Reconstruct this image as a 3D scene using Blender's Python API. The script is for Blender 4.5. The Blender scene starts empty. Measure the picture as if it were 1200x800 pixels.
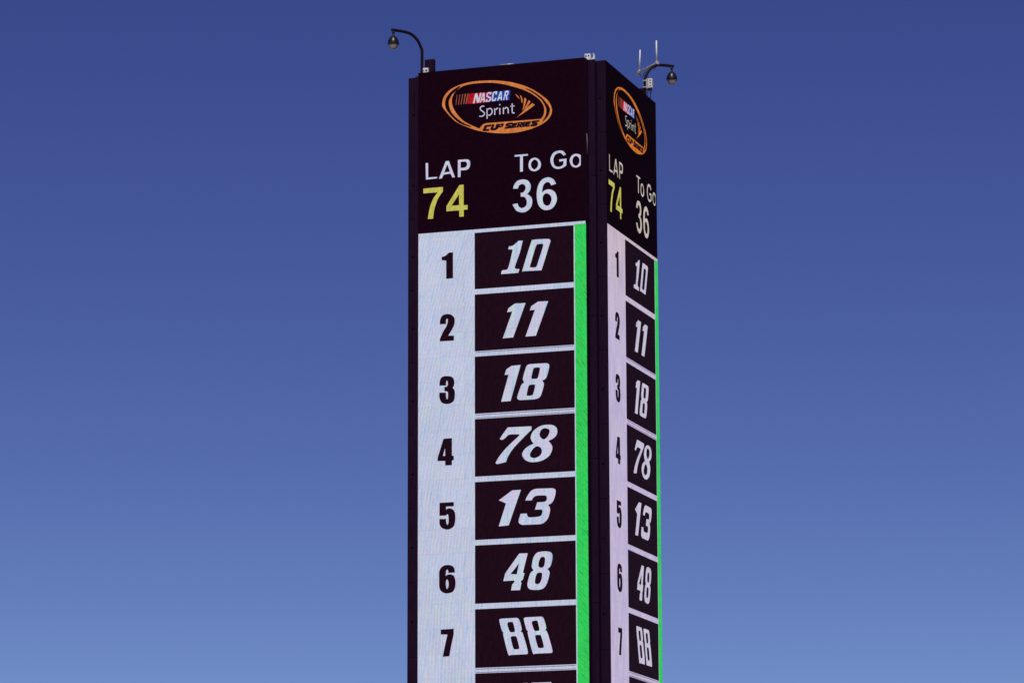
import bpy, bmesh, math, random
from mathutils import Vector, Matrix
from mathutils.geometry import tessellate_polygon

scene = bpy.context.scene
COL = scene.collection
S = 3.6            # width of one LED screen, metres
TOP = 28.0         # height of the tower roof above the ground
NOTCH = 0.0916     # depth of the stepped corner, in screen widths
SLAB = 0.052       # depth of an LED cabinet, in screen widths

# ------------------------------------------------------------------ camera
cam_data = bpy.data.cameras.new("camera")
cam = bpy.data.objects.new("camera", cam_data)
COL.objects.link(cam)
fw = Vector((-0.3132, 0.9298, 0.1934)).normalized()
rt = Vector((0.9475, 0.3198, -0.0032))
rt = (rt - fw * rt.dot(fw)).normalized()
up = rt.cross(fw)
cam.matrix_world = Matrix((
    (rt.x, up.x, -fw.x, 6.92994 * S),
    (rt.y, up.y, -fw.y, -18.90903 * S),
    (rt.z, up.z, -fw.z, TOP - 5.53368 * S),
    (0, 0, 0, 1)))
cam_data.sensor_fit = 'HORIZONTAL'
cam_data.sensor_width = 36.0
cam_data.lens = 4268.68 / 1200 * 36.0
cam_data.clip_start = 0.5
cam_data.clip_end = 20000
scene.camera = cam

# ------------------------------------------------------------- sky and sun
SUN_EL, SUN_AZ = math.radians(58), math.radians(164)   # azimuth clockwise from +Y
SKY_STRENGTH = 0.1
SKY_CONTRAST = (1.36, 1.365, 0.85)
SKY_TINT = (1.215, 0.955, 1.71)
world = bpy.data.worlds.new("World")
scene.world = world
world.use_nodes = True
wn, wl = world.node_tree.nodes, world.node_tree.links
wn.clear()
w_out = wn.new('ShaderNodeOutputWorld')
w_bg = wn.new('ShaderNodeBackground')
w_sky = wn.new('ShaderNodeTexSky')
w_sky.sky_type = 'NISHITA'
w_sky.sun_disc = False
w_sky.sun_elevation = SUN_EL
w_sky.sun_rotation = SUN_AZ
w_sky.altitude = 3000
w_sky.air_density = 0.3
w_sky.dust_density = 0.1
w_sky.ozone_density = 1.0
# camera colour response: a contrasty picture style, channel by channel
w_sep = wn.new('ShaderNodeSeparateColor')
w_comb = wn.new('ShaderNodeCombineColor')
wl.new(w_sky.outputs[0], w_sep.inputs[0])
for i in range(3):
    w_pow = wn.new('ShaderNodeMath'); w_pow.operation = 'POWER'; w_pow.inputs[1].default_value = SKY_CONTRAST[i]
    w_mul = wn.new('ShaderNodeMath'); w_mul.operation = 'MULTIPLY'; w_mul.inputs[1].default_value = SKY_TINT[i]
    wl.new(w_sep.outputs[i], w_pow.inputs[0]); wl.new(w_pow.outputs[0], w_mul.inputs[0]); wl.new(w_mul.outputs[0], w_comb.inputs[i])
w_bg.inputs[1].default_value = SKY_STRENGTH
wl.new(w_comb.outputs[0], w_bg.inputs[0])
wl.new(w_bg.outputs[0], w_out.inputs[0])

sun_data = bpy.data.lights.new("sun", 'SUN')
sun_data.energy = 3.2
sun_data.angle = math.radians(0.5)
sun_data.color = (1.0, 0.94, 0.85)
sun = bpy.data.objects.new("sun", sun_data)
COL.objects.link(sun)
to_sun = Vector((math.sin(SUN_AZ) * math.cos(SUN_EL), math.cos(SUN_AZ) * math.cos(SUN_EL), math.sin(SUN_EL)))
sun.rotation_euler = to_sun.to_track_quat('Z', 'Y').to_euler()
sun.location = to_sun * 200

scene.view_settings.view_transform = 'Standard'
scene.view_settings.look = 'None'
scene.view_settings.exposure = 0.0
scene.view_settings.gamma = 1.0
scene.view_settings.use_curve_mapping = False

# --------------------------------------------------------------- materials
def lin(r, g, b):
    f = lambda c: c / 12.92 if c <= 0.04045 else ((c + 0.055) / 1.055) ** 2.4
    return (f(r / 255), f(g / 255), f(b / 255), 1.0)

def new_mat(name):
    m = bpy.data.materials.new(name)
    m.use_nodes = True
    return m, m.node_tree.nodes, m.node_tree.links, m.node_tree.nodes['Principled BSDF']

def painted(name, col, rough=0.5, spec=0.4, metal=0.0, vary=0.25, scale=3.0, stretch=1.0):
    """weathered paint or metal: base colour broken up by soft vertical noise"""
    m, n, l, b = new_mat(name)
    tc = n.new('ShaderNodeTexCoord')
    mp = n.new('ShaderNodeMapping')
    mp.inputs['Scale'].default_value = (scale, scale, scale / stretch)
    nz = n.new('ShaderNodeTexNoise')
    nz.inputs['Detail'].default_value = 5
    ramp = n.new('ShaderNodeValToRGB')
    lo = [c * (1 - vary) for c in col[:3]] + [1]
    hi = [min(1, c * (1 + vary)) for c in col[:3]] + [1]
    ramp.color_ramp.elements[0].position, ramp.color_ramp.elements[0].color = 0.3, lo
    ramp.color_ramp.elements[1].position, ramp.color_ramp.elements[1].color = 0.7, hi
    l.new(tc.outputs['Object'], mp.inputs[0]); l.new(mp.outputs[0], nz.inputs['Vector'])
    l.new(nz.outputs['Fac'], ramp.inputs[0]); l.new(ramp.outputs[0], b.inputs['Base Color'])
    b.inputs['Roughness'].default_value = rough
    b.inputs['Specular IOR Level'].default_value = spec
    b.inputs['Metallic'].default_value = metal
    return m

def led(name, stops, fx=11.0, fz=1.6, lean=(0.1, 0.0), strength=1.0, warm=False, stripes=0.0):
    """lit LED pixels: a moire ripple is put into their emission colour"""
    m, n, l, b = new_mat(name)
    tc = n.new('ShaderNodeTexCoord')
    sep = n.new('ShaderNodeSeparateXYZ')
    l.new(tc.outputs['Object'], sep.inputs[0])
    def math_node(op, a, b_):
        k = n.new('ShaderNodeMath'); k.operation = op
        for i, v in enumerate((a, b_)):
            if isinstance(v, (int, float)): k.inputs[i].default_value = v
            else: l.new(v, k.inputs[i])
        return k.outputs[0]
    zz = math_node('ADD', sep.outputs['Z'], 3.4)
    sx = math_node('SUBTRACT', sep.outputs['X'], math_node('MULTIPLY', zz, math_node('ADD', lean[0], math_node('MULTIPLY', zz, lean[1]))))
    comb = n.new('ShaderNodeCombineXYZ')
    l.new(math_node('MULTIPLY', sx, fx), comb.inputs['X'])
    l.new(math_node('MULTIPLY', sep.outputs['Z'], fz), comb.inputs['Z'])
    nz = n.new('ShaderNodeTexNoise')
    nz.inputs['Scale'].default_value = 1.0
    nz.inputs['Detail'].default_value = 2.5
    nz.inputs['Roughness'].default_value = 0.6
    l.new(comb.outputs[0], nz.inputs['Vector'])
    # every module is driven a shade differently, with a hairline joint round it
    mods = [math_node('DIVIDE', sep.outputs[k], 0.4997) for k in ('X', 'Z')]
    fl = [math_node('FLOOR', k, 0) for k in mods]
    cc = n.new('ShaderNodeCombineXYZ'); l.new(fl[0], cc.inputs['X']); l.new(fl[1], cc.inputs['Z'])
    wn_ = n.new('ShaderNodeTexWhiteNoise'); wn_.noise_dimensions = '3D'; l.new(cc.outputs[0], wn_.inputs['Vector'])
    gain = math_node('ADD', math_node('MULTIPLY', wn_.outputs['Value'], 0.07), 0.965)
    for k in mods:
        fr = math_node('ABSOLUTE', math_node('SUBTRACT', math_node('FRACT', k, 0), 0.5), 0)
        gain = math_node('SUBTRACT', gain, math_node('MULTIPLY', math_node('GREATER_THAN', fr, 0.487), 0.07))
    fine = n.new('ShaderNodeTexNoise'); fine.inputs['Scale'].default_value = 34; fine.inputs['Detail'].default_value = 1
    l.new(tc.outputs['Object'], fine.inputs['Vector'])
    gain = math_node('ADD', gain, math_node('MULTIPLY', math_node('SUBTRACT', fine.outputs['Fac'], 0.5), 0.30))
    if stripes:                                # moire stripes painted into the brightness
        ph = math_node('ADD', math_node('MULTIPLY', sx, math.tau / 0.070), math_node('MULTIPLY', nz.outputs['Fac'], 9.0))
        gain = math_node('ADD', gain, math_node('MULTIPLY', math_node('SINE', ph, 0), stripes))
    ramp = n.new('ShaderNodeValToRGB')
    el = ramp.color_ramp.elements
    while len(el) < len(stops): el.new(0.5)
    for e, (p, c) in zip(el, stops): e.position, e.color = 0.5 + (p - 0.5) * 0.62, c
    l.new(nz.outputs['Fac'], ramp.inputs[0])
    b.inputs['Base Color'].default_value = (0.006, 0.0015, 0.004, 1)
    b.inputs['Roughness'].default_value = 0.6
    b.inputs['Specular IOR Level'].default_value = 0.02
    colour = ramp.outputs[0]
    if warm:                                   # oblique-view colour shift painted into the emission, warmer towards the top
        mr = n.new('ShaderNodeMapRange'); l.new(sep.outputs['Z'], mr.inputs[0])
        mr.inputs[1].default_value, mr.inputs[2].default_value = -5.6, -3.3
        mx = n.new('ShaderNodeMix'); mx.data_type = 'RGBA'; mx.blend_type = 'MULTIPLY'
        l.new(mr.outputs[0], mx.inputs[0]); l.new(colour, mx.inputs[6]); mx.inputs[7].default_value = (1.06, 1.0, 0.80, 1)
        colour = mx.outputs[2]
    l.new(colour, b.inputs['Emission Color'])
    l.new(math_node('MULTIPLY', gain, strength), b.inputs['Emission Strength'])
    return m

def led_flat(name, col, vary=6, fx=14.0, fz=6.0, strength=1.0):
    r, g, b = col
    return led(name, [(0.32, lin(r - vary, g - vary, b - vary)), (0.68, lin(min(255, r + vary), min(255, g + vary), min(255, b + vary)))], fx, fz, (0.1, 0.0), strength)

M = {}
M['white'] = led('led_white', [(0.26, lin(168, 188, 220)), (0.38, lin(184, 200, 226)), (0.46, lin(196, 192, 220)), (0.53, lin(182, 199, 224)),
                               (0.61, lin(204, 196, 216)), (0.72, lin(180, 208, 214))], 24.0, 2.2, (0.32, 0.016), 0.97, False, 0.055)
M['white_side'] = led('led_white_side', [(0.30, lin(182, 172, 206)), (0.5, lin(190, 178, 212)), (0.7, lin(196, 184, 208))], 6.0, 1.5, (0.1, 0.0), 1.0, True)  # side-screen copies carry the oblique-view colour shift in their emission
M['digit'] = led('led_digit', [(0.30, lin(170, 196, 222)), (0.42, lin(196, 200, 226)), (0.50, lin(210, 192, 224)), (0.58, lin(188, 202, 222)), (0.70, lin(190, 216, 214))], 15.0, 0.9, (0.04, 0.0), 0.98, False, 0.03)
M['digit_side'] = led('led_digit_side', [(0.32, lin(190, 182, 208)), (0.68, lin(204, 196, 214))], 5.0, 2.0)
M['text_side'] = led('led_text_side', [(0.32, lin(186, 178, 160)), (0.68, lin(200, 190, 186))], 3.0, 2.0)
M['green'] = led('led_green', [(0.28, lin(32, 168, 74)), (0.40, lin(48, 198, 84)), (0.50, lin(36, 210, 100)), (0.58, lin(50, 204, 86)), (0.70, lin(74, 190, 76))], 34.0, 5.0, (-0.45, 0.03), 1.0, False, 0.05)
M['yellow'] = led_flat('led_yellow', (188, 182, 82), 10)
M['orange'] = led_flat('led_orange', (202, 120, 62), 9)
M['orange_side'] = led_flat('led_orange_side', (204, 112, 36), 9)
M['tan'] = led_flat('led_tan', (146, 76, 56), 8)
M['red'] = led_flat('led_red', (188, 24, 34), 8)
M['crimson'] = led_flat('led_crimson', (124, 20, 62), 8)
M['blue'] = led_flat('led_blue', (22, 58, 148), 8)
M['cell'] = led_flat('led_dark_cell', (22, 7, 17), 2)
M['line'] = led_flat('led_grey_line', (120, 108, 134), 4)
M['face'] = painted('led_face_black', (0.0115, 0.0018, 0.0070, 1), 0.7, 0.01, vary=0.15, scale=2.0)
M['body'] = painted('cabinet_metal', (0.0165, 0.0045, 0.0185, 1), 0.6, 0.05, vary=0.35, scale=9.0, stretch=14.0)
M['post'] = painted('post_metal', (0.0165, 0.0045, 0.0200, 1), 0.55, 0.06, vary=0.45, scale=14.0, stretch=20.0)
M['latch'] = painted('latch_black', (0.003, 0.002, 0.003, 1), 0.5, 0.2)
M['roof'] = painted('roof_sheet', (0.04, 0.035, 0.04, 1), 0.7, 0.2)
M['black_metal'] = painted('black_metal', (0.013, 0.004, 0.012, 1), 0.5, 0.12, vary=0.3, scale=20)
M['housing'] = painted('camera_housing', (0.011, 0.006, 0.012, 1), 0.36, 0.4, vary=0.2, scale=12)
M['white_paint'] = painted('white_paint', (0.74, 0.73, 0.74, 1), 0.45, 0.4, vary=0.08, scale=15)
M['fibreglass'] = painted('antenna_fibreglass', (0.72, 0.68, 0.64, 1), 0.5, 0.3, vary=0.1, scale=20)
M['galvanised'] = painted('galvanised_steel', (0.50, 0.46, 0.44, 1), 0.45, 0.5, metal=0.35, vary=0.25, scale=25)
M['grey_paint'] = painted('grey_paint', (0.42, 0.38, 0.36, 1), 0.5, 0.4, vary=0.15, scale=25)
M['hole'] = painted('dark_opening', (0.02, 0.018, 0.022, 1), 0.8, 0.1)
M['turret'] = painted('camera_turret', (0.78, 0.53, 0.36, 1), 0.6, 0.3, vary=0.2, scale=30)
M['lens'] = painted('lens_black', (0.01, 0.01, 0.012, 1), 0.15, 0.5)

def glass_mat():
    m = bpy.data.materials.new('dome_glass')
    m.use_nodes = True
    n, l = m.node_tree.nodes, m.node_tree.links
    n.clear()
    out = n.new('ShaderNodeOutputMaterial')
    mix = n.new('ShaderNodeMixShader')
    haze = n.new('ShaderNodeMixShader'); haze.inputs[0].default_value = 0.24
    tr = n.new('ShaderNodeBsdfTransparent'); tr.inputs[0].default_value = (0.94, 0.95, 0.97, 1)
    df = n.new('ShaderNodeBsdfDiffuse'); df.inputs[0].default_value = (0.80, 0.84, 0.90, 1)
    gl = n.new('ShaderNodeBsdfGlossy'); gl.inputs['Roughness'].default_value = 0.08
    fr = n.new('ShaderNodeFresnel'); fr.inputs[0].default_value = 1.5
    l.new(tr.outputs[0], haze.inputs[1]); l.new(df.outputs[0], haze.inputs[2])
    l.new(fr.outputs[0], mix.inputs[0]); l.new(haze.outputs[0], mix.inputs[1]); l.new(gl.outputs[0], mix.inputs[2])
    l.new(mix.outputs[0], out.inputs[0])
    return m
M['side_tube'] = painted('side_tube_grey', (0.16, 0.13, 0.13, 1), 0.6, 0.2)
M['glass'] = glass_mat()

def ground_mat():
    m, n, l, b = new_mat('infield_ground')
    tc = n.new('ShaderNodeTexCoord')
    a = n.new('ShaderNodeTexNoise'); a.inputs['Scale'].default_value = 0.03; a.inputs['Detail'].default_value = 8
    r = n.new('ShaderNodeValToRGB')
    r.color_ramp.elements[0].position, r.color_ramp.elements[0].color = 0.35, (0.20, 0.185, 0.165, 1)
    r.color_ramp.elements[1].position, r.color_ramp.elements[1].color = 0.65, (0.34, 0.31, 0.26, 1)
    l.new(tc.outputs['Object'], a.inputs['Vector']); l.new(a.outputs['Fac'], r.inputs[0]); l.new(r.outputs[0], b.inputs['Base Color'])
    b.inputs['Roughness'].default_value = 0.9
    return m
M['ground'] = ground_mat()

# ------------------------------------------------------------ mesh helpers
def link_mesh(name, bm, mat, parent=None, bevel=0.0):
    me = bpy.data.meshes.new(name)
    bmesh.ops.recalc_face_normals(bm, faces=bm.faces)
    bm.to_mesh(me); bm.free()
    me.materials.append(mat)
    o = bpy.data.objects.new(name, me)
    COL.objects.link(o)
    if parent is not None: o.parent = parent
    return o

def add_box(bm, lo, hi, bevel=0.0):
    vs = [bm.verts.new((x, y, z)) for x in (lo[0], hi[0]) for y in (lo[1], hi[1]) for z in (lo[2], hi[2])]
    fs = [bm.faces.new([vs[i] for i in q]) for q in ((0, 1, 3, 2), (4, 6, 7, 5), (0, 4, 5, 1), (2, 3, 7, 6), (0, 2, 6, 4), (1, 5, 7, 3))]
    if bevel:
        es = list({e for f in fs for e in f.edges})
        bmesh.ops.bevel(bm, geom=es, offset=bevel, segments=2, affect='EDGES', profile=0.7)

def add_tube(bm, pts, r, seg=14, cap=True):
    """round tube along a smooth line of points; r is one radius or one per point"""
    pts = [Vector(p) for p in pts]
    rs = r if isinstance(r, (list, tuple)) else [r] * len(pts)
    rings = []
    ref = Vector((0.37, -0.81, 0.45)).normalized()
    for i, p in enumerate(pts):
        t = (pts[min(i + 1, len(pts) - 1)] - pts[max(i - 1, 0)]).normalized()
        a = (ref - t * ref.dot(t)).normalized(); c = t.cross(a)
        rings.append([bm.verts.new(p + (a * math.cos(k * math.tau / seg) + c * math.sin(k * math.tau / seg)) * rs[i]) for k in range(seg)])
    for A, B in zip(rings, rings[1:]):
        for k in range(seg):
            f = bm.faces.new((A[k], A[(k + 1) % seg], B[(k + 1) % seg], B[k])); f.smooth = True
    if cap:
        bm.faces.new(rings[0][::-1]); bm.faces.new(rings[-1])

def add_lathe(bm, c, prof, seg=32):
    rings = []
    for r, z in prof:
        if r < 1e-6: rings.append([bm.verts.new((c[0], c[1], c[2] + z))])
        else: rings.append([bm.verts.new((c[0] + r * math.cos(k * math.tau / seg), c[1] + r * math.sin(k * math.tau / seg), c[2] + z)) for k in range(seg)])
    for A, B in zip(rings, rings[1:]):
        for k in range(seg):
            j = (k + 1) % seg
            q = [A[k % len(A)], A[j % len(A)], B[j % len(B)], B[k % len(B)]]
            u = []
            for v in q:
                if v not in u: u.append(v)
            if len(u) >= 3:
                f = bm.faces.new(u); f.smooth = True

def catmull(pts, n=5):
    P = [Vector(p) for p in pts]; out = []
    for i in range(len(P) - 1):
        p0, p1, p2, p3 = P[max(i - 1, 0)], P[i], P[i + 1], P[min(i + 2, len(P) - 1)]
        for k in range(n):
            t = k / n
            out.append(0.5 * ((2 * p1) + (p2 - p0) * t + (2 * p0 - 5 * p1 + 4 * p2 - p3) * t * t + (3 * p1 - p0 - 3 * p2 + p3) * t ** 3))
    out.append(P[-1]); return out

def thing(name, label, cat, loc=(0, 0, 0), group=None):
    o = bpy.data.objects.new(name, None)
    o.empty_display_size = 0.3
    COL.objects.link(o); o.location = loc
    return tag(o, label, cat, group)

def tag(o, label, cat, group=None):
    o['label'] = label; o['category'] = cat
    if group: o['group'] = group
    return o

def copy_under(o, parent):
    c = o.copy(); COL.objects.link(c)
    if parent is not None: c.parent = parent
    return c

# outlines lit on the screens: "across,down" in screen widths from the top left corner,
# ~ marks a point on a curve; each shape lists its outline and then its holes
PRINT = {
    'LAP': [
        ['.0451,.5338 .0633,.5334 .0634,.6190 .1178,.6190 .1178,.6313 .0471,.6334'],
        ['.1244,.6345 .1667,.5326 .1879,.5321 .2257,.6330 .2072,.6344 .1957,.6104 .1571,.6125 .1456,.6339', '.1772,.5547 .1614,.5971 .1914,.5955'],
        ['.2399,.5308 .2918,.5314 .3091,.5376~ .3167,.5532~ .3148,.5754~ .3052,.5914~ .2860,.5973 .2591,.5969 .2583,.6349 .2391,.6348', '.2591,.5466 .2784,.5463 .2906,.5510~ .2945,.5644~ .2879,.5762~ .2764,.5790 .2591,.5790'],
    ],
    'N74': [
        ['.0318,.6812 .1533,.6809 .1522,.7095 .1283,.7404~ .1110,.7763~ .0995,.8163~ .0937,.8642 .0583,.8637 .0648,.8248~ .0744,.7846~ .0917,.7450~ .1167,.7127 .0318,.7122'],
        ['.1707,.7959 .2495,.6775 .2775,.6771 .2774,.7968 .3012,.7968 .3004,.8265 .2774,.8265 .2774,.8655 .2475,.8650 .2475,.8279 .1707,.8275', '.2060,.7942 .2468,.7349 .2467,.7944'],
    ],
    'TOGO': [
        ['.5786,.5310 .6612,.5308 .6611,.5438 .6311,.5439 .6307,.6329 .6106,.6338 .6109,.5441 .5786,.5444'],
        ['.7001,.5559~ .7247,.5684~ .7379,.5954~ .7301,.6243~ .6998,.6378~ .6714,.6269~ .6609,.5983~ .6716,.5658~', '.6974,.5698~ .7152,.5824~ .7170,.6047~ .6998,.6237~ .6821,.6111~ .6799,.5869~'],
        ['.8404,.5269~ .8686,.5322~ .8866,.5559 .8677,.5617 .8572,.5479~ .8403,.5439~ .8194,.5558~ .8109,.5829~ .8191,.6113~ .8398,.6204~ .8587,.6164~ .8674,.6079 .8675,.5920 .8437,.5948 .8419,.5781 .8891,.5764 .8877,.6169 .8680,.6301~ .8378,.6357~ .8096,.6253~ .7927,.5962~ .7921,.5665~ .8101,.5366~'],
        ['.9728,.5649 .9724,.6239 .9584,.6327~ .9403,.6360~ .9170,.6249~ .9041,.5943~ .9118,.5691~ .9288,.5557~ .9458,.5542~ .9627,.5585~', '.9419,.5690~ .9587,.5804~ .9616,.5990~ .9547,.6169~ .9396,.6223~ .9254,.6090~ .9241,.5886~ .9306,.5751~'],
    ],
    'N36': [
        ['.5684,.7277 .5742,.7067~ .5952,.6825~ .6294,.6760~ .6597,.6858~ .6767,.7131~ .6728,.7442~ .6564,.7632 .6783,.7816~ .6857,.8080~ .6780,.8406~ .6514,.8643~ .6211,.8686~ .5870,.8538~ .5643,.8151 .5978,.8114 .6061,.8313~ .6250,.8409~ .6459,.8289~ .6498,.8052~ .6385,.7821~ .6138,.7772 .6139,.7524 .6310,.7501~ .6425,.7325~ .6407,.7157~ .6263,.7053~ .6084,.7113~ .5996,.7302'],
        ['.8268,.7196 .8111,.6907~ .7790,.6759~ .7431,.6852~ .7183,.7183~ .7086,.7692~ .7159,.8251~ .7384,.8564~ .7648,.8669~ .7988,.8611~ .8235,.8336~ .8312,.8011~ .8201,.7670~ .7994,.7499~ .7749,.7450~ .7541,.7507~ .7427,.7601 .7504,.7246~ .7638,.7090~ .7789,.7065~ .7902,.7167~ .7950,.7274', '.7710,.7705~ .7909,.7850~ .7961,.8057~ .7876,.8308~ .7725,.8388~ .7537,.8281~ .7463,.7980~ .7540,.7765~'],
    ],
    'RANK1': [
        ['.1452,1.0882 .1634,1.0849~ .1778,1.0752~ .1890,1.0662 .2113,1.0669 .2113,1.2146 .1721,1.2155 .1721,1.1102 .1452,1.1061'],
    ],
    'RANK2': [
        ['.1339,1.4739 .1365,1.4471~ .1508,1.4251~ .1779,1.4193~ .2049,1.4273~ .2208,1.4498~ .2192,1.4803~ .2049,1.5099~ .1827,1.5435 .2167,1.5458 .2167,1.5724 .1340,1.5718 .1349,1.5572 .1556,1.5157~ .1747,1.4864~ .1827,1.4564~ .1763,1.4437~ .1699,1.4525~ .1699,1.4739'],
    ],
    'RANK3': [
        ['.1319,1.8238 .1351,1.7950~ .1494,1.7762~ .1780,1.7740~ .2065,1.7813~ .2186,1.8033~ .2176,1.8276~ .2090,1.8422 .2208,1.8581~ .2224,1.8886~ .2160,1.9155~ .1970,1.9280~ .1701,1.9309~ .1447,1.9202~ .1320,1.8921~ .1320,1.8654 .1694,1.8677 .1701,1.8914~ .1764,1.9070~ .1827,1.8952~ .1827,1.8679~ .1764,1.8599~ .1615,1.8575 .1615,1.8347 .1748,1.8340~ .1818,1.8223~ .1818,1.8071~ .1764,1.7976~ .1700,1.8094~ .1700,1.8261'],
    ],
    'RANK4': [
        ['.1565,2.1284 .2049,2.1273 .2049,2.2268 .2160,2.2284 .2160,2.2516 .2049,2.2522 .2049,2.2790 .1664,2.2784 .1664,2.2530 .1218,2.2512 .1218,2.2337', '.1648,2.1818 .1664,2.2259 .1512,2.2251'],
    ],
    'RANK5': [
        ['.1333,2.4887 .2159,2.4885 .2159,2.5109 .1702,2.5101 .1703,2.5296 .1829,2.5227~ .2033,2.5253~ .2207,2.5427~ .2254,2.5758~ .2191,2.6174~ .2002,2.6344~ .1750,2.6392~ .1467,2.6288~ .1334,2.6072~ .1324,2.5802 .1703,2.5806 .1712,2.6001~ .1782,2.6154~ .1860,2.6008~ .1860,2.5679~ .1807,2.5526~ .1703,2.5605 .1324,2.5598'],
    ],
    'RANK6': [
        ['.2222,2.8817 .2175,2.8562~ .2018,2.8435~ .1782,2.8389~ .1499,2.8456~ .1326,2.8702~ .1311,2.9148~ .1327,2.9625~ .1484,2.9870~ .1782,2.9957~ .2096,2.9882~ .2237,2.9635~ .2253,2.9279~ .2159,2.9007~ .1971,2.8924~ .1814,2.8932~ .1682,2.9001 .1704,2.8719~ .1776,2.8627~ .1845,2.8710~ .1851,2.8821', '.1767,2.9168~ .1861,2.9321~ .1861,2.9589~ .1767,2.9734~ .1704,2.9582~ .1694,2.9314~'],
    ],
    'RANK7': [
        ['.1407,3.1968 .2152,3.1951 .2152,3.2255 .2018,3.2827 .1902,3.3448 .1533,3.3464 .1642,3.2901 .1808,3.2242 .1413,3.2226'],
    ],
    'CAR10': [
        ['.6022,1.0276 .6298,1.0285 .6113,1.0981~ .5827,1.1750~ .5902,1.1876~ .6102,1.1898 .6015,1.2141 .4966,1.2146 .5031,1.1912~ .5239,1.1890~ .5410,1.1756~ .5660,1.0782 .5395,1.0751 .5452,1.0564~ .5661,1.0536~ .5851,1.0410~'],
        ['.6759,1.0405~ .6891,1.0293~ .7137,1.0275 .7721,1.0294 .7853,1.0322~ .7909,1.0418~ .7889,1.0563~ .7430,1.1958~ .7354,1.2106~ .7184,1.2160 .6373,1.2149 .6253,1.2074~ .6250,1.1927~', '.7135,1.0587 .7392,1.0581 .7460,1.0612~ .7444,1.0750 .7092,1.1787 .7016,1.1873 .6733,1.1860 .6707,1.1795~ .6753,1.1652 .7059,1.0684'],
    ],
    'CAR11': [
        ['.5800,1.3847 .6449,1.3863 .5699,1.5803 .5050,1.5818 .5617,1.4324 .5308,1.4350 .5403,1.4090'],
        ['.7157,1.3832 .7777,1.3846 .7035,1.5797 .6389,1.5805 .6948,1.4317 .6647,1.4333 .6742,1.4073'],
    ],
    'CAR18': [
        ['.5581,1.7379 .6145,1.7357 .5536,1.9396 .4946,1.9403 .5391,1.7901 .5157,1.7897 .5260,1.7566'],
        ['.6690,1.7348 .7590,1.7352 .7747,1.7398~ .7813,1.7565~ .7679,1.8099~ .7547,1.8283~ .7397,1.8353 .7490,1.8485~ .7471,1.8701~ .7319,1.9161~ .7168,1.9325~ .6943,1.9384 .6081,1.9382 .5939,1.9312~ .5902,1.9147~ .6122,1.8545~ .6228,1.8425~ .6303,1.8357 .6236,1.8226~ .6255,1.8046~ .6419,1.7530~ .6521,1.7392~', '.6952,1.7593 .7195,1.7605~ .7236,1.7691~ .7118,1.8136~ .7043,1.8200 .6818,1.8190~ .6769,1.8114~ .6876,1.7668~', '.6666,1.8553 .6902,1.8550~ .6947,1.8632~ .6832,1.9059~ .6720,1.9128 .6532,1.9131~ .6488,1.9056~ .6591,1.8628~'],
    ],
    'CAR78': [
        ['.5344,2.0837 .6757,2.0858 .6756,2.1074 .6335,2.1446~ .5696,2.2058~ .5376,2.2508~ .5263,2.2807 .4756,2.2898~ .4636,2.2845~ .4643,2.2755~ .4870,2.2408~ .5284,2.1963~ .5698,2.1608~ .5961,2.1389~ .6018,2.1302 .5586,2.1277~ .5380,2.1312~ .5210,2.1454~ .5041,2.1552~ .4891,2.1508~ .4910,2.1400~'],
        ['.7739,2.0826~ .8056,2.0898~ .8241,2.1089~ .8239,2.1394~ .8052,2.1617~ .7753,2.1761 .7938,2.2005~ .7955,2.2257~ .7767,2.2605~ .7337,2.2850~ .6778,2.2909~ .6367,2.2761~ .6174,2.2444~ .6295,2.2164~ .6558,2.1963~ .6838,2.1853 .6709,2.1648~ .6680,2.1430~ .6860,2.1117~ .7273,2.0871~', '.7589,2.1051~ .7775,2.1152~ .7736,2.1383~ .7567,2.1589~ .7400,2.1615~ .7233,2.1426~ .7271,2.1194~ .7421,2.1059~', '.7080,2.2028~ .7285,2.2147~ .7321,2.2365~ .7190,2.2555~ .6928,2.2648~ .6704,2.2582~ .6675,2.2401~ .6856,2.2141~'],
    ],
    'CAR13': [
        ['.5595,2.4387 .6137,2.4380 .5401,2.6363 .4784,2.6393 .5218,2.5120 .4788,2.4919'],
        ['.6339,2.5027 .6471,2.4755~ .6696,2.4481~ .6957,2.4377~ .7255,2.4374 .7962,2.4387 .8128,2.4485~ .8145,2.4682~ .8051,2.5016~ .7920,2.5223~ .7715,2.5337 .7807,2.5485~ .7806,2.5716~ .7692,2.6067~ .7468,2.6305~ .7245,2.6383~ .7022,2.6390 .6166,2.6376 .5988,2.6267~ .5962,2.6087~ .6075,2.5718 .6467,2.5720 .6504,2.5865~ .6615,2.5942~ .7136,2.5932~ .7285,2.5850~ .7342,2.5675~ .7305,2.5584~ .7175,2.5567 .6896,2.5563 .7047,2.5125 .7437,2.5127~ .7586,2.5045~ .7595,2.4867~ .7495,2.4801~ .7030,2.4792~ .6862,2.4865~ .6749,2.5038'],
    ],
    'CAR48': [
        ['.5992,2.7924 .6513,2.7931 .6230,2.9001 .6323,2.9041 .6210,2.9426 .6098,2.9474 .6135,2.9600 .6048,2.9986 .5494,2.9980 .5569,2.9628 .5708,2.9492 .5671,2.9438 .5045,2.9445 .5169,2.8989', '.5979,2.8493 .5839,2.9072 .5515,2.9047'],
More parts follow.
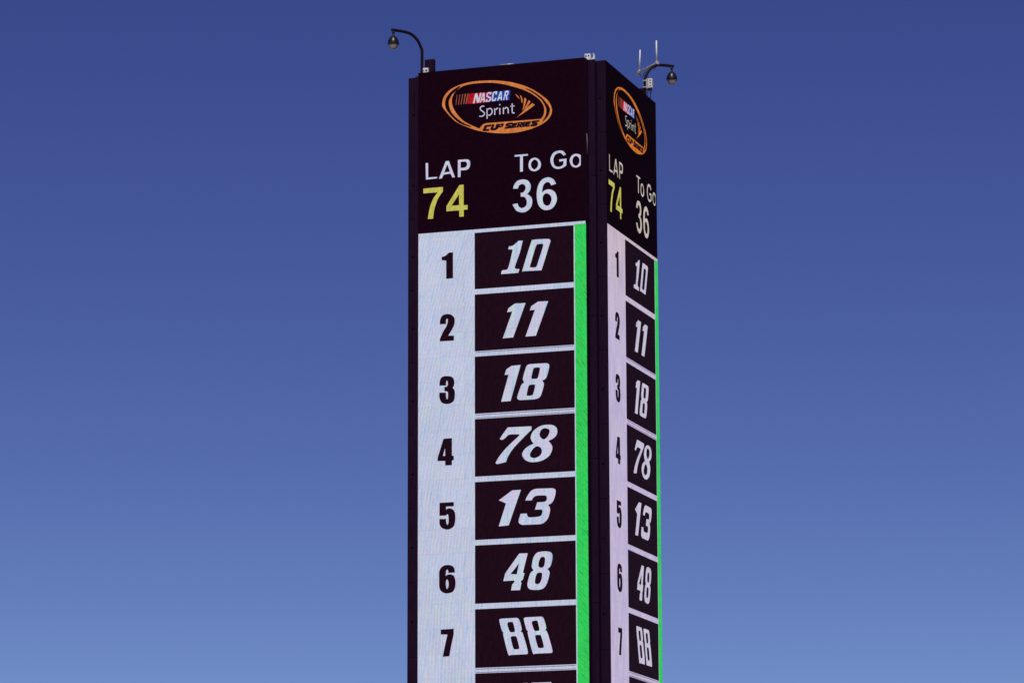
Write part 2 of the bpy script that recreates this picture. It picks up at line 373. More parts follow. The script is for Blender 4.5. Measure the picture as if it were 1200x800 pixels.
        ['.7349,2.7874~ .7719,2.7899~ .7904,2.8014~ .7940,2.8246~ .7864,2.8633~ .7752,2.8805~ .7659,2.8871 .7750,2.8999~ .7768,2.9159~ .7636,2.9614~ .7468,2.9889~ .7227,3.0002~ .6857,3.0011~ .6560,2.9938~ .6450,2.9703~ .6526,2.9316~ .6639,2.9038~ .6806,2.8903 .6721,2.8775~ .6715,2.8580~ .6809,2.8194~ .7015,2.7937~', '.7347,2.8201~ .7477,2.8278~ .7438,2.8648~ .7307,2.8767~ .7141,2.8706~ .7142,2.8493~ .7236,2.8267~', '.7176,2.9062~ .7306,2.9139~ .7248,2.9490~ .7099,2.9661~ .6933,2.9618~ .6934,2.9405~ .7028,2.9126~'],
    ],
    'CAR88': [
        ['.4957,3.1480 .5849,3.1475 .5997,3.1594~ .6144,3.2094~ .6080,3.2250 .6216,3.2397~ .6490,3.3341~ .6434,3.3532 .5471,3.3538 .5323,3.3472~ .5047,3.2438~ .5055,3.2280 .4955,3.2152~ .4815,3.1616~ .4852,3.1511~', '.5373,3.1720 .5570,3.1718 .5625,3.1791~ .5717,3.2183~ .5661,3.2258 .5494,3.2255 .5420,3.2171~ .5309,3.1813~', '.5556,3.2512 .5753,3.2509 .5826,3.2593~ .5962,3.3109~ .5917,3.3206 .5713,3.3205 .5639,3.3114~ .5504,3.2598~'],
        ['.6380,3.1468 .7268,3.1463 .7415,3.1582~ .7560,3.2081~ .7497,3.2237 .7632,3.2383~ .7904,3.3325~ .7847,3.3516 .6888,3.3521 .6741,3.3456~ .6468,3.2424~ .6476,3.2266 .6377,3.2139~ .6238,3.1604~ .6276,3.1499~', '.6793,3.1708 .6989,3.1705 .7045,3.1778~ .7135,3.2169~ .7079,3.2244 .6913,3.2241 .6839,3.2157~ .6730,3.1800~', '.6975,3.2497 .7170,3.2495 .7244,3.2578~ .7378,3.3094~ .7333,3.3190 .7130,3.3190 .7057,3.3099~ .6922,3.2583~'],
    ],
    'CAR15': [
        ['.6156,3.5085 .6495,3.5074 .6028,3.6377 .5443,3.6392 .5723,3.5549 .5507,3.5565 .5601,3.5311'],
        ['.6680,3.5069 .7846,3.5075 .7721,3.5432 .7077,3.5445 .7015,3.5594 .7445,3.5586~ .7597,3.5731~ .7503,3.6077~ .7318,3.6362~ .7011,3.6433 .6028,3.6435 .6152,3.6119 .6890,3.6103~ .7013,3.5973~ .6952,3.5872 .6338,3.5874'],
    ],
    'LOGO_BARS': [
        ['.2351,.1506 .2386,.1505 .2308,.2107 .2274,.2108'],
        ['.2513,.1509 .2556,.1509 .2470,.2106 .2428,.2106'],
        ['.2677,.1508 .2731,.1509 .2630,.2101 .2576,.2100'],
        ['.2829,.1507 .2903,.1510 .2802,.2094 .2729,.2091'],
        ['.2978,.1505 .3070,.1509 .2958,.2096 .2866,.2092'],
    ],
    'LOGO_REDBARS': [
        ['.3105,.1512 .3182,.1516 .3077,.2103 .3000,.2100'],
        ['.3213,.1511 .3298,.1515 .3193,.2110 .3108,.2106'],
        ['.3321,.1509 .3459,.1518 .3351,.2116 .3212,.2108'],
    ],
    'LOGO_RED': [
        ['.3475,.1515 .4082,.1524 .3996,.2117 .3362,.2117'],
    ],
    'LOGO_CRIMSON': [
        ['.4082,.1524 .4485,.1527 .4407,.2108 .3996,.2117'],
    ],
    'LOGO_BLUE': [
        ['.4485,.1527 .5584,.1527 .5491,.2099 .4407,.2108'],
    ],
    'LOGO_NAME': [
        ['.3305,.2116 .3459,.1529 .3590,.1529 .3666,.1885 .3736,.1527 .3852,.1526 .3705,.2106 .3562,.2105 .3494,.1757 .3420,.2115'],
        ['.3724,.2104 .3909,.1539 .4024,.1542 .4062,.2089 .3947,.2097 .3947,.1985 .3843,.1987 .3812,.2104', '.3947,.1704 .3882,.1874 .3955,.1873'],
        ['.4081,.1997 .4101,.1916 .4204,.1914 .4196,.2007 .4292,.2008 .4312,.1905 .4120,.1794 .4120,.1607 .4236,.1523 .4447,.1523 .4427,.1690 .4312,.1687 .4320,.1624 .4236,.1624 .4228,.1729 .4427,.1840 .4407,.2026 .4311,.2099 .4062,.2100'],
        ['.4484,.2096 .4427,.1997 .4497,.1584 .4600,.1511 .4792,.1509 .4765,.1720 .4657,.1718 .4669,.1618 .4600,.1623 .4534,.1981 .4618,.1988 .4638,.1896 .4741,.1898 .4714,.2034 .4637,.2091'],
        ['.4752,.2082 .4945,.1549 .5060,.1548 .5085,.2078 .4982,.2076 .4982,.1983 .4887,.1986 .4848,.2083', '.4983,.1702 .4918,.1865 .4990,.1864'],
        ['.5124,.2081 .5240,.1538 .5424,.1528 .5489,.1590 .5454,.1781 .5377,.1842 .5414,.2085 .5307,.2086 .5277,.1859 .5251,.1857 .5212,.2085', '.5316,.1657 .5385,.1655 .5366,.1755 .5297,.1760'],
    ],
    'LOGO_FEATHERS': [
        ['.5824,.1739 .5996,.1886~ .6129,.2103 .6071,.2068~ .5938,.1907~'],
        ['.6133,.1898 .6209,.1904~ .6289,.2154~ .6261,.2376 .6216,.2260~ .6190,.2071~'],
        ['.6377,.2069 .6460,.2058 .6521,.2156 .6413,.2539~ .6259,.2880 .6337,.2495~'],
        ['.6643,.2204 .6764,.2290 .6565,.2571~ .6297,.2819 .6489,.2508~'],
        ['.6878,.2386 .7022,.2518 .6564,.2813~ .5907,.3173 .6259,.2880~ .6565,.2608~'],
    ],
    'LOGO_CUP': [
        ['.3899,.3731 .4001,.3481 .4105,.3437 .4443,.3425 .4391,.3553 .4160,.3560 .4100,.3670 .4328,.3670 .4275,.3794 .3949,.3794'],
        ['.4462,.3423 .4633,.3428 .4555,.3653 .4634,.3655 .4731,.3428 .4890,.3432 .4775,.3738 .4690,.3793 .4384,.3786 .4360,.3691'],
        ['.4892,.3441 .5156,.3424 .5182,.3502 .5118,.3620 .5014,.3660 .4850,.3657 .4819,.3740 .4657,.3736 .4787,.3453', '.4946,.3525 .5029,.3521 .4998,.3568 .4926,.3571'],
        ['.5282,.3481 .5387,.3420 .5706,.3423 .5652,.3539 .5423,.3538 .5424,.3537 .5594,.3565 .5620,.3620 .5577,.3734 .5491,.3768 .5193,.3763 .5246,.3640 .5455,.3640 .5453,.3644 .5308,.3622 .5258,.3569'],
        ['.5685,.3454 .6010,.3448 .5969,.3547 .5804,.3552 .5808,.3544 .5949,.3549 .5920,.3648 .5773,.3650 .5770,.3653 .5933,.3651 .5888,.3757 .5556,.3758'],
        ['.6021,.3446 .6277,.3436 .6327,.3504 .6283,.3608 .6230,.3631 .6250,.3758 .6102,.3755 .6094,.3658 .6050,.3752 .5900,.3754', '.6122,.3526 .6181,.3525 .6165,.3560 .6109,.3561'],
        ['.6325,.3443 .6470,.3435 .6357,.3748 .6213,.3751'],
        ['.6478,.3441 .6810,.3436 .6765,.3541 .6585,.3545 .6589,.3537 .6730,.3542 .6701,.3636 .6547,.3642 .6546,.3644 .6731,.3646 .6692,.3751 .6349,.3751'],
        ['.6844,.3447 .6911,.3418 .7323,.3419 .7261,.3528 .7004,.3532 .7005,.3530 .7152,.3542 .7202,.3606 .7137,.3727 .7052,.3760 .6718,.3756 .6770,.3629 .7011,.3635 .7009,.3638 .6870,.3626 .6813,.3565'],
    ],
    'LOGO_SCRIPT': [
        ['.4019,.2288 .3986,.2280 .3935,.2268 .3877,.2269 .3821,.2289 .3768,.2321 .3728,.2367 .3714,.2426 .3721,.2487 .3746,.2546 .3792,.2590 .3841,.2620 .3882,.2649 .3921,.2685 .3955,.2720 .3970,.2745 .3967,.2771 .3951,.2807 .3929,.2832 .3898,.2847 .3851,.2857 .3807,.2860 .3767,.2857 .3726,.2848 .3695,.2840 .3681,.2920 .3712,.2928 .3761,.2939 .3815,.2943 .3871,.2939 .3931,.2926 .3985,.2899 .4024,.2854 .4049,.2798 .4052,.2734 .4022,.2676 .3978,.2629 .3932,.2587 .3884,.2553 .3839,.2526 .3815,.2504 .3803,.2474 .3799,.2437 .3804,.2410 .3825,.2387 .3864,.2364 .3900,.2350 .3933,.2350 .3973,.2360 .4004,.2368'],
        ['.4123,.2457 .4121,.3078 .4206,.3086 .4207,.2465'],
        ['.4249,.2575 .4281,.2553 .4323,.2525 .4345,.2518 .4368,.2533 .4402,.2569 .4423,.2608 .4429,.2656 .4421,.2716 .4406,.2764 .4382,.2793 .4347,.2817 .4313,.2833 .4284,.2837 .4250,.2833 .4224,.2829 .4219,.2911 .4248,.2915 .4293,.2919 .4344,.2912 .4394,.2889 .4443,.2856 .4482,.2806 .4504,.2740 .4513,.2664 .4504,.2591 .4469,.2525 .4418,.2471 .4352,.2436 .4283,.2449 .4230,.2483 .4196,.2507'],
        ['.4583,.2490 .4582,.2894 .4666,.2901 .4667,.2498'],
        ['.4717,.2637 .4734,.2612 .4757,.2581 .4775,.2564 .4791,.2560 .4818,.2561 .4841,.2561 .4837,.2479 .4813,.2478 .4773,.2478 .4727,.2491 .4691,.2524 .4664,.2561 .4647,.2586'],
        ['.4889,.2498 .4888,.2898 .4972,.2906 .4973,.2506'],
        ['.4890,.2270 .4889,.2367 .4974,.2375 .4974,.2278'],
        ['.5103,.2491 .5102,.2891 .5186,.2898 .5187,.2498'],
        ['.5235,.2629 .5256,.2606 .5284,.2576 .5305,.2560 .5322,.2559 .5342,.2563 .5355,.2571 .5366,.2586 .5378,.2615 .5386,.2658 .5389,.2729 .5387,.2815 .5385,.2877 .5469,.2886 .5471,.2824 .5473,.2736 .5469,.2657 .5458,.2600 .5440,.2552 .5410,.2513 .5366,.2486 .5318,.2476 .5268,.2484 .5225,.2512 .5192,.2547 .5170,.2572'],
        ['.5628,.2301 .5625,.2438 .5623,.2629 .5626,.2778 .5638,.2852 .5670,.2895 .5710,.2913 .5757,.2920 .5804,.2914 .5835,.2908 .5814,.2827 .5785,.2832 .5749,.2837 .5725,.2834 .5719,.2833 .5719,.2834 .5710,.2781 .5707,.2635 .5709,.2447 .5712,.2309'],
        ['.5549,.2508 .5614,.2510 .5610,.2427 .5545,.2425'],
        ['.5732,.2512 .5823,.2509 .5813,.2427 .5721,.2430'],
    ],
    'LOGO_RING': [
        ['.1441,.1952~ .1498,.1656~ .1673,.1370~ .2001,.1117~ .2581,.0905~ .3352,.0798~ .4276,.0821~ .4889,.0888~ .5655,.1050~ .6418,.1325~ .6988,.1638~ .7481,.1999~ .7858,.2368~ .8046,.2794~ .8025,.3127~ .7853,.3409~ .7548,.3643~ .7219,.3781~ .6724,.3932~ .5962,.4045~ .5199,.4040~ .4435,.3941~ .3669,.3764~ .3093,.3539~ .2387,.3180~ .2001,.2846~ .1615,.2381~ .1460,.2141~', '.2071,.1894~ .2137,.1562~ .2349,.1280~ .2774,.1054~ .3352,.0975~ .4314,.1005~ .5080,.1149~ .5768,.1379~ .6416,.1643~ .6986,.1992~ .7365,.2361~ .7534,.2712~ .7532,.3046~ .7436,.3261~ .7330,.3334 .4072,.3301 .3880,.3382~ .3688,.3578 .3093,.3265~ .2734,.3022~ .2387,.2636~ .2156,.2240~', '.1665,.1934~ .1738,.1639~ .2001,.1324~ .2349,.1110~ .2581,.1018 .2349,.1212~ .2048,.1460~ .1866,.1763~ .1847,.2063~ .1963,.2449~ .2233,.2810~ .2695,.3187~ .3247,.3484 .2541,.3174~ .2079,.2759~ .1770,.2357~ .1673,.2085~', '.6474,.1517 .6873,.1721~ .7366,.2100~ .7706,.2503~ .7875,.2779~ .7874,.2965~ .7778,.3217~ .7492,.3508 .7664,.3207~ .7723,.2877~ .7648,.2610~ .7441,.2256~ .7101,.1928~ .6721,.1651~'],
    ],
}

# ------------------------------------------------------------------ ground
bm = bmesh.new()
R = 9000
vs = [bm.verts.new((x, y, 0)) for x, y in ((-R, -R), (R, -R), (R, R), (-R, R))]
bm.faces.new(vs)
ground = link_mesh('ground', bm, M['ground'])
ground['kind'] = 'structure'

# ------------------------------------------------------------- the tower
# plan, in metres from the front screen's left edge: the four screens stand
# SLAB deep on a square core, with a slimmer post in each stepped corner
N_, D_ = NOTCH * S, SLAB * S
L_ = S
tower = thing('scoring_tower', 'tall square black race scoring tower with lit LED number screens on its faces', 'tower', (0, 0, 0))

bm = bmesh.new()
add_box(bm, (0.003, D_ + 0.02, 1.2), (L_ - 0.003, L_ + 2 * N_ - D_ - 0.02, TOP - 0.06))
link_mesh('core', bm, M['black_metal'], tower)
bm = bmesh.new()
add_box(bm, (D_ - N_ + 0.01, D_ + 0.03, TOP - 0.05), (L_ + N_ - D_ - 0.01, L_ + 2 * N_ - D_ - 0.03, TOP - 0.004))
link_mesh('roof', bm, M['roof'], tower)
bm = bmesh.new()
add_box(bm, (-N_ - 0.6, -0.6, 0.0), (L_ + N_ + 0.6, L_ + 2 * N_ + 0.6, 1.2), 0.04)
link_mesh('plinth', bm, M['grey_paint'], tower)

# corner posts, in stacked panels with open joints
W_ = N_ - D_
joints = [0.010] + [0.679 + 0.8 * k for k in range(9)]
bottom_v = (TOP - 1.21) / S
joints = [j for j in joints if j < bottom_v] + [bottom_v]
corners = ((-W_, D_), (L_, D_), (L_, L_ + 2 * N_ - D_ - W_), (-W_, L_ + 2 * N_ - D_ - W_))
panel_mesh = {}
for cx, cy in corners:
    for a, b in zip(joints, joints[1:]):
        key = round(b - a, 3)
        if key not in panel_mesh:
            bm = bmesh.new()
            add_box(bm, (0.0, 0.0, -(b - a) * S + 0.007), (W_, W_, 0.0), 0.006)
            o = link_mesh('post_panel', bm, M['post'], tower)
            panel_mesh[key] = o
        else:
            o = copy_under(panel_mesh[key], tower)
        o.location = (cx, cy, TOP - a * S)

# LED screens: local x runs along the face, -y looks out, z = 0 at the roof
PITCH = 0.4164
n_cab = int((bottom_v + 0.007) / PITCH)
bm = bmesh.new()
add_box(bm, (0.0, 0.0, -PITCH * S + 0.006), (L_, D_, 0.0), 0.004)
cab_body = bm
bm = bmesh.new()
bm_l = bm
add_tube(bm_l, [(0, 0, 0), (0.010, 0, 0)], 0.021, 12)
add_box(bm_l, (0.010, -0.030, -0.008), (0.018, 0.012, 0.008))
latch_me = link_mesh('latch', bm_l, M['latch'])
cab_me = link_mesh('led_cabinet', cab_body, M['body'])
bm = bmesh.new()
add_box(bm, (0.006, -0.004, -PITCH * S + 0.001), (L_ - 0.006, 0.0015, -0.001))
face_me = link_mesh('led_face', bm, M['face'])

def led_screen(loc, rotz):
    bm = bmesh.new()                                   # the steel frame behind the cabinets
    for x in (0.05, L_ / 2 - 0.04, L_ - 0.13):
        add_box(bm, (x, D_ + 0.001, -bottom_v * S + 0.02), (x + 0.08, D_ + 0.018, -0.07))
    s = link_mesh('led_screen', bm, M['black_metal'], tower)
    s.location = loc; s.rotation_euler = (0, 0, rotz)
    for k in range(n_cab):
        c = copy_under(cab_me, s); c.name = 'led_cabinet'
        c.location = (0, 0, -(0.001 + k * PITCH) * S)
        f = copy_under(face_me, s); f.name = 'led_face'
        f.location = (0, 0, -(0.001 + k * PITCH) * S)
        for x, turn in ((-0.0, math.pi), (L_, 0.0)):
            g = copy_under(latch_me, s); g.name = 'latch'
            g.location = (x, 0.031 * S, -(0.2155 + k * PITCH) * S)
            g.rotation_euler = (0, 0, turn)
    return s

screens = [led_screen((0, 0, TOP), 0),
           led_screen((L_ + N_, N_, TOP), math.pi / 2),
           led_screen((L_, L_ + 2 * N_, TOP), math.pi),
           led_screen((-N_, N_ + L_, TOP), -math.pi / 2)]
for o in (latch_me, cab_me, face_me):
    bpy.data.objects.remove(o, do_unlink=True)

# ------------------------------------------------- the picture on the screens
def outline(s):
    raw = []
    for t in s.split():
        soft = t.endswith('~')
        u, v = t.rstrip('~').split(',')
        raw.append((float(u), -float(v), soft))
    n = len(raw); out = []
    for i in range(n):
        a, b, c, d = raw[i - 1], raw[i], raw[(i + 1) % n], raw[(i + 2) % n]
        out.append((b[0], b[1]))
        if b[2] or c[2]:
            p0 = a if b[2] else b
            p3 = d if c[2] else c
            for t in (0.25, 0.5, 0.75):
                q = []
                for k in (0, 1):
                    q.append(0.5 * (2 * b[k] + (c[k] - p0[k]) * t + (2 * p0[k] - 5 * b[k] + 4 * c[k] - p3[k]) * t * t
                                    + (3 * b[k] - p0[k] - 3 * c[k] + p3[k]) * t ** 3))
                out.append(tuple(q))
    return out

def inset(loops, du, dv):
    """LEDs bloom into their dark neighbours: pull lit shapes in (or push dark ones out) a little"""
    sign = 1 if du > 0 else -1
    du, dv = abs(du), abs(dv)
    out = []
    for k, lp in enumerate(loops):
        P = [(u / du, v / dv) for u, v in lp]
        n = len(P)
        area = sum(P[i][0] * P[(i + 1) % n][1] - P[(i + 1) % n][0] * P[i][1] for i in range(n))
        s = (1 if area > 0 else -1) * (1 if k == 0 else -1) * sign
        q = []
        for i in range(n):
            a, c, d = P[i - 1], P[i], P[(i + 1) % n]
            n1 = Vector((-(c[1] - a[1]), c[0] - a[0])); n2 = Vector((-(d[1] - c[1]), d[0] - c[0]))
            if n1.length < 1e-9 or n2.length < 1e-9:
                q.append(lp[i]); continue
            n1.normalize(); n2.normalize()
            m = n1 + n2
            m = m / max(m.dot(m) / 2, 0.5)
            q.append(((c[0] + m.x * s) * du, (c[1] + m.y * s) * dv))
        out.append(q)
    return out

def rect(u0, v0, u1, v1):
    return [[(u0, -v0), (u1, -v0), (u1, -v1), (u0, -v1)]]

def flat(name, screen, shapes, mat, layer):
    """shapes lit on the screen: each is an outline with its holes, in screen widths"""
    bm = bmesh.new()
    y = -0.004 - 0.0035 * layer
    for loops in shapes:
        L3 = [[Vector((u * S, v * S, 0)) for u, v in lp] for lp in loops]
        tris = tessellate_polygon(L3)
        allv = [bm.verts.new((p.x, y, p.y)) for lp in L3 for p in lp]
        for t in tris:
            try: bm.faces.new([allv[i] for i in t])
            except ValueError: pass
    bmesh.ops.remove_doubles(bm, verts=bm.verts, dist=1e-5)
    for f in bm.faces:
        f.normal_update()
    me = bpy.data.meshes.new(name)
    for f in bm.faces:
        if f.normal.y > 0: f.normal_flip()
    bm.to_mesh(me); bm.free()
    me.materials.append(mat)
    o = bpy.data.objects.new(name, me); COL.objects.link(o); o.parent = screen
    return o

def printed(name, screen, key, mat, layer, trim=None):
    shapes = [[outline(l) for l in sh] for sh in PRINT[key]]
    if trim: shapes = [inset(sh, *trim) for sh in shapes]
    return flat(name, screen, shapes, mat, layer)

def glyphs(name, screen, key, mat, layer, trim):
    """one object for each character"""
    for sh in PRINT[key]:
        flat(name, screen, [inset([outline(l) for l in sh], *trim)], mat, layer)

A_, B_ = 0.3430, 0.9256            # edges of the number cells
W0, T1, ROW, CELL = 0.9442, 0.9657, 0.35466, 0.32096
N_ROWS = 8
END = T1 + N_ROWS * ROW
for screen, side in ((screens[0], False), (screens[1], True)):
    white, digit = (M['white_side'], M['digit_side']) if side else (M['white'], M['digit'])
    text = M['text_side'] if side else M['digit']
    orange = M['orange_side'] if side else M['orange']
    flat('white_panel', screen, [rect(0.004, W0, 0.996, END)], white, 1)
    flat('green_bar', screen, [rect(0.9325, 0.9590, 0.999, END)], M['green'], 2)
    pu, pv = (0.0036, 0.0016) if side else (0.0017, 0.0017)
    lit, thin, dark = (pu, pv), (0.0016, 0.0011) if side else (0.0011, 0.0011), (-0.0012, -0.0008) if side else (-0.0009, -0.0009)
    for k in range(N_ROWS):
        v = T1 + k * ROW
        flat('number_cell', screen, [rect(A_ - pu, v - pv, B_ + pu * 0.5, v + CELL + pv)], M['cell'], 2)
    for k, marks in ((1, (0.18,)), (2, (0.2, 0.72)), (6, (0.2, 0.74))):   # dropped pixel rows in the dividers
        v = T1 + k * ROW + CELL
        h = ROW - CELL
        flat('divider_line', screen, [rect(A_ + 0.004, v + h * m, B_ - 0.004, v + h * m + 0.0042) for m in marks], M['line'], 2)
    for k in range(7):
        glyphs('rank_digit', screen, 'RANK%d' % (k + 1), M['cell'], 2, dark)
    for key in ('CAR10', 'CAR11', 'CAR18', 'CAR78', 'CAR13', 'CAR48', 'CAR88', 'CAR15'):
        glyphs('car_digit', screen, key, digit, 3, lit)
    glyphs('letter', screen, 'LAP', text, 1, lit)
    glyphs('letter', screen, 'TOGO', text, 1, lit)
    glyphs('lap_digit', screen, 'N74', M['yellow'], 1, lit)
    glyphs('lap_digit', screen, 'N36', text, 1, lit)
    printed('logo_ring', screen, 'LOGO_RING', orange, 1, (0.0036, 0.0022) if side else (0.0026, 0.0026))
    printed('logo_lettering', screen, 'LOGO_CUP', M['cell'], 2, (0.0002, 0.0002))
    printed('logo_stripes', screen, 'LOGO_BARS', M['tan'], 1)
    printed('logo_stripes', screen, 'LOGO_REDBARS', M['red'], 1)
    printed('logo_field', screen, 'LOGO_RED', M['red'], 1)
    printed('logo_field', screen, 'LOGO_CRIMSON', M['crimson'], 1)
    printed('logo_field', screen, 'LOGO_BLUE', M['blue'], 1)
    glyphs('logo_letter', screen, 'LOGO_NAME', digit, 2, thin)
    printed('logo_lettering', screen, 'LOGO_SCRIPT', text, 1, thin)
    printed('logo_feathers', screen, 'LOGO_FEATHERS', orange, 1, (0.0004, 0.0004))

# a short thin grey tube on the side of the front screen
bm = bmesh.new()
add_tube(bm, [(L_ + 0.012, 0.05, TOP - 0.44 * S), (L_ + 0.016, 0.055, TOP - 0.50 * S), (L_ + 0.012, 0.05, TOP - 0.56 * S)], 0.008, 8)
link_mesh('side_tube', bm, M['side_tube'], tower)

# ------------------------------------------------------- dome cameras on arms
def dome_camera(x, y, ang, label):
    """origin on the roof at the foot of the arm; the arm leans out along +x"""
    t = thing('surveillance_camera', label, 'camera', (x * S, y * S, TOP - 0.004), 'dome cameras on gooseneck arms')
    t.rotation_euler = (0, 0, ang)
    q = math.sqrt(2)
    line = [(0, 0, 0.0), (0, 0, 0.08), (0, 0, 0.135), (0.008, 0, 0.160), (0.030, 0, 0.198), (0.060, 0, 0.223), (0.092, 0, 0.2345),
            (0.135, 0, 0.238), (0.192, 0, 0.239)]
    bm = bmesh.new()
    add_tube(bm, [v * S for v in catmull(line, 5)], 0.0086 * S, 16)
    link_mesh('arm', bm, M['black_metal'], t)
    bm = bmesh.new()
    add_box(bm, (-0.055, -0.055, 0.0), (0.055, 0.055, 0.012), 0.003)
    link_mesh('base_plate', bm, M['black_metal'], t)
    hx = 0.1805 * S
    bm = bmesh.new()
    add_lathe(bm, (hx, 0, 0), [(0.0, 0.232 * S), (0.0085 * S, 0.231 * S), (0.0085 * S, 0.222 * S), (0.0062 * S, 0.221 * S), (0.0062 * S, 0.207 * S),
                               (0.010 * S, 0.203 * S), (0.0155 * S, 0.199 * S), (0.0210 * S, 0.192 * S), (0.0260 * S, 0.1835 * S), (0.0300 * S, 0.1735 * S),
                               (0.0322 * S, 0.164 * S), (0.0333 * S, 0.156 * S), (0.0328 * S, 0.1515 * S), (0.0300 * S, 0.1510 * S), (0.0, 0.1512 * S)], 40)
    h = link_mesh('housing', bm, M['housing'], t)
    R_ = 0.0285 * S
    bm = bmesh.new()
    add_lathe(bm, (hx, 0, 0.1508 * S), [(R_, 0.0)] + [(R_ * math.cos(a * math.pi / 20), -R_ * 0.98 * math.sin(a * math.pi / 20)) for a in range(1, 10)] + [(0.0, -R_ * 0.98)], 40)
    link_mesh('dome', bm, M['glass'], h)
    bm = bmesh.new()
    r2 = R_ * 0.62
    add_lathe(bm, (hx, 0, 0.1500 * S), [(0.0, 0.0), (r2, 0.0)] + [(r2 * math.cos(a * math.pi / 16), -r2 * 1.02 * math.sin(a * math.pi / 16)) for a in range(1, 8)] + [(0.0, -r2 * 1.02)], 24)
    link_mesh('turret', bm, M['turret'], h)
    return t

dome_camera(0.012, 0.030, math.radians(225), 'lone black dome camera hanging from a curved arm above the logo screen edge')
dome_camera(1 + NOTCH - 0.049, 1 + NOTCH - 0.049, math.radians(45), 'black dome camera on the arm that carries two white antennas and a grey box')

# antennas on a crossbar clamped to the second camera's arm
c = Vector((1.0987 * S, 1.0987 * S, TOP + 0.243 * S))
ant = thing('antenna_crossbar', 'pale steel crossbar with two upright white whip antennas, clamped to a camera arm', 'antenna', c)
ant.rotation_euler = (0, 0, math.radians(135))
bm = bmesh.new()
add_tube(bm, [(-0.010 * S, 0, 0), (0.12 * S, 0, 0.002), (0.252 * S, 0, 0.004)], 0.0062 * S, 12)
link_mesh('crossbar', bm, M['galvanised'], ant)
for x, lean, h in ((0.0, 0.0, 0.127), (0.2155, -0.013, 0.121)):
    bm = bmesh.new()
    add_tube(bm, [(x * S, 0, 0.006 * S), (x * S + lean * S, 0, (0.012 + h) * S)], [0.0050 * S, 0.0044 * S], 10)
    a = link_mesh('antenna', bm, M['fibreglass'], ant)
    bm = bmesh.new()
    add_tube(bm, [(x * S, 0, -0.020 * S), (x * S, 0, 0.013 * S)], 0.0066 * S, 10)
    add_box(bm, ((x - 0.011) * S, -0.011 * S, -0.008 * S), ((x + 0.011) * S, 0.011 * S, 0.008 * S), 0.006)
    link_mesh('clamp', bm, M['galvanised'], a)
bm = bmesh.new()                                    # leads drooping from the antenna feet
add_tube(bm, catmull([(0.205 * S, 0.0, -0.018 * S), (0.175 * S, 0.01, -0.042 * S), (0.14 * S, 0.0, -0.012 * S)], 5), 0.006, 6)
add_tube(bm, catmull([(0.0, 0.0, -0.018 * S), (0.02 * S, 0.02, -0.032 * S), (0.055 * S, 0.0, -0.010 * S)], 5), 0.006, 6)
link_mesh('lead', bm, M['black_metal'], ant)

# grey junction box strapped to that arm's foot
px_, py_ = (1 + NOTCH - 0.049) * S, (1 + NOTCH - 0.049) * S
jb = thing('junction_box', 'small grey utility box with dark openings strapped to a camera arm', 'box', (px_ + 0.030 * S, py_ - 0.004 * S, TOP + 0.075 * S))
bm = bmesh.new()
add_box(bm, (-0.0195 * S, -0.012 * S, 0.0), (0.0195 * S, 0.012 * S, 0.060 * S), 0.006)
jbb = link_mesh('enclosure', bm, M['grey_paint'], jb)
bm = bmesh.new()
add_box(bm, (-0.004 * S, -0.0145 * S, 0.004 * S), (0.0185 * S, -0.0122 * S, 0.058 * S), 0.003)
cover = link_mesh('cover', bm, M['white_paint'], jb)
for z in (0.014, 0.031, 0.047):
    bm = bmesh.new()
    add_tube(bm, [(0.007 * S, -0.0150 * S, z * S), (0.007 * S, -0.0135 * S, z * S)], 0.0046 * S, 10)
    link_mesh('opening', bm, M['hole'], cover)
bm = bmesh.new()
add_box(bm, (-0.040 * S, -0.009 * S, 0.047 * S), (-0.0205 * S, 0.009 * S, 0.054 * S))
add_box(bm, (-0.040 * S, -0.009 * S, 0.008 * S), (-0.0205 * S, 0.009 * S, 0.015 * S))
link_mesh('strap', bm, M['galvanised'], jb)
bm = bmesh.new()
for k, (x0, x1, z1) in enumerate(((-0.012, -0.016, -0.035), (0.0, 0.003, -0.042), (0.010, 0.004, -0.030))):
    add_tube(bm, catmull([(x0 * S, 0, 0.0), (x0 * S, 0, -0.012 * S), (x1 * S, 0.01, z1 * S), (x1 * S - 0.02, 0.02, (z1 - 0.03) * S)], 4), 0.007, 6)
add_box(bm, (-0.015 * S, -0.009 * S, -0.010 * S), (0.012 * S, 0.009 * S, -0.0005 * S), 0.004)
link_mesh('cable_glands', bm, M['black_metal'], jb)

# dark equipment cabinets at the feet of the arms
def roof_cabinet(x, y, h, label):
    t = thing('roof_cabinet', label, 'cabinet', (x * S, y * S, TOP - 0.003), 'roof cabinets at the arms')
    bm = bmesh.new(); add_box(bm, (-0.028 * S, -0.014 * S, 0), (0.028 * S, 0.014 * S, h * S), 0.006)
    link_mesh('enclosure', bm, M['body'], t)
    bm = bmesh.new(); add_box(bm, (-0.025 * S, -0.0155 * S, 0.004 * S), (0.025 * S, -0.0142 * S, (h - 0.004) * S), 0.003)
    link_mesh('door', bm, M['body'], t)
    return t
roof_cabinet(0.0480, 0.066, 0.090, 'plain black cabinet behind the white box at the lone camera arm')
roof_cabinet(1 + NOTCH - 0.079, 1 + NOTCH - 0.060, 0.078, 'black cabinet beside the antenna arm, mostly hidden by the roof edge')

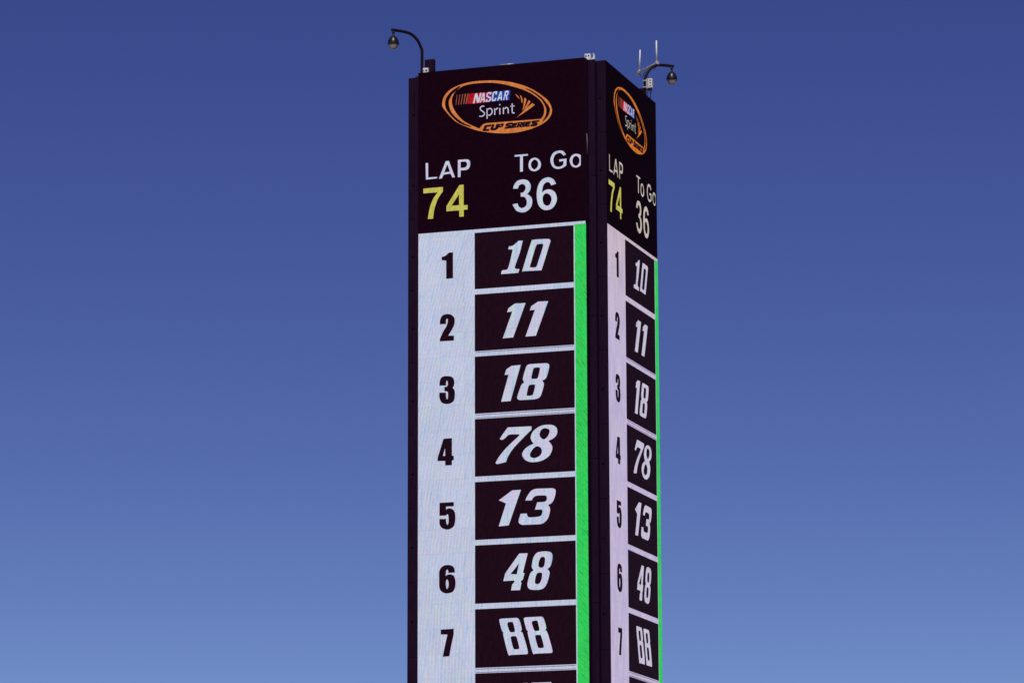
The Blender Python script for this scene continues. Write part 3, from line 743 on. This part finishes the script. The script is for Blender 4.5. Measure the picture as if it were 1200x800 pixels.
# small white boxes on the roof
def white_box(x, y, w, h, z, holes, label):
    t = thing('white_box', label, 'box', (x * S, y * S, TOP + z * S), 'small white boxes on the tower roof')
    bm = bmesh.new(); add_box(bm, (-w / 2 * S, -0.010 * S, 0), (w / 2 * S, 0.010 * S, h * S), 0.006)
    e = link_mesh('enclosure', bm, M['white_paint'], t)
    for hx, hz, r in holes:
        bm = bmesh.new()
        add_tube(bm, [(hx * S, -0.0108 * S, hz * S), (hx * S, -0.0098 * S, hz * S)], r * S, 10)
        link_mesh('opening', bm, M['hole'], e)
    return t
white_box(0.9965, 0.066, 0.034, 0.036, 0.0, ((-0.0085, 0.022, 0.0045), (0.0065, 0.023, 0.0042)), 'white box with two dark holes on the roof corner between both screens')
white_box(0.0320, 0.036, 0.036, 0.030, 0.003, ((0.007, 0.014, 0.0058), (-0.010, 0.014, 0.0035)), 'flat white box in front of the black cabinet')

br = thing('mounting_bracket', 'bent white metal bracket standing beside the corner white box', 'bracket', (1.0280 * S, 0.066 * S, TOP))
bm = bmesh.new()
add_box(bm, (-0.010 * S, -0.011 * S, 0.0), (0.010 * S, 0.011 * S, 0.007 * S), 0.003)
link_mesh('foot', bm, M['white_paint'], br)
bm = bmesh.new()
prof = [(-0.004, 0.0075), (0.0095, 0.0075), (0.0095, 0.018), (0.004, 0.036), (-0.001, 0.036), (0.003, 0.018)]
f_ = [bm.verts.new((x * S, -0.008 * S, z * S)) for x, z in prof]
k_ = [bm.verts.new((x * S, 0.008 * S, z * S)) for x, z in prof]
bm.faces.new(f_); bm.faces.new(k_[::-1])
for i in range(len(prof)):
    j = (i + 1) % len(prof)
    bm.faces.new((f_[i], f_[j], k_[j], k_[i]))
link_mesh('upright', bm, M['white_paint'], br)

bm = bmesh.new()
add_tube(bm, [(0.489 * S, 0.030, TOP + 0.008), (0.530 * S, 0.034, TOP + 0.012), (0.576 * S, 0.030, TOP + 0.007)], 0.011, 8)
o = link_mesh('conduit', bm, M['galvanised'])
tag(o, 'short grey conduit lying along the roof edge above the front logo', 'conduit')
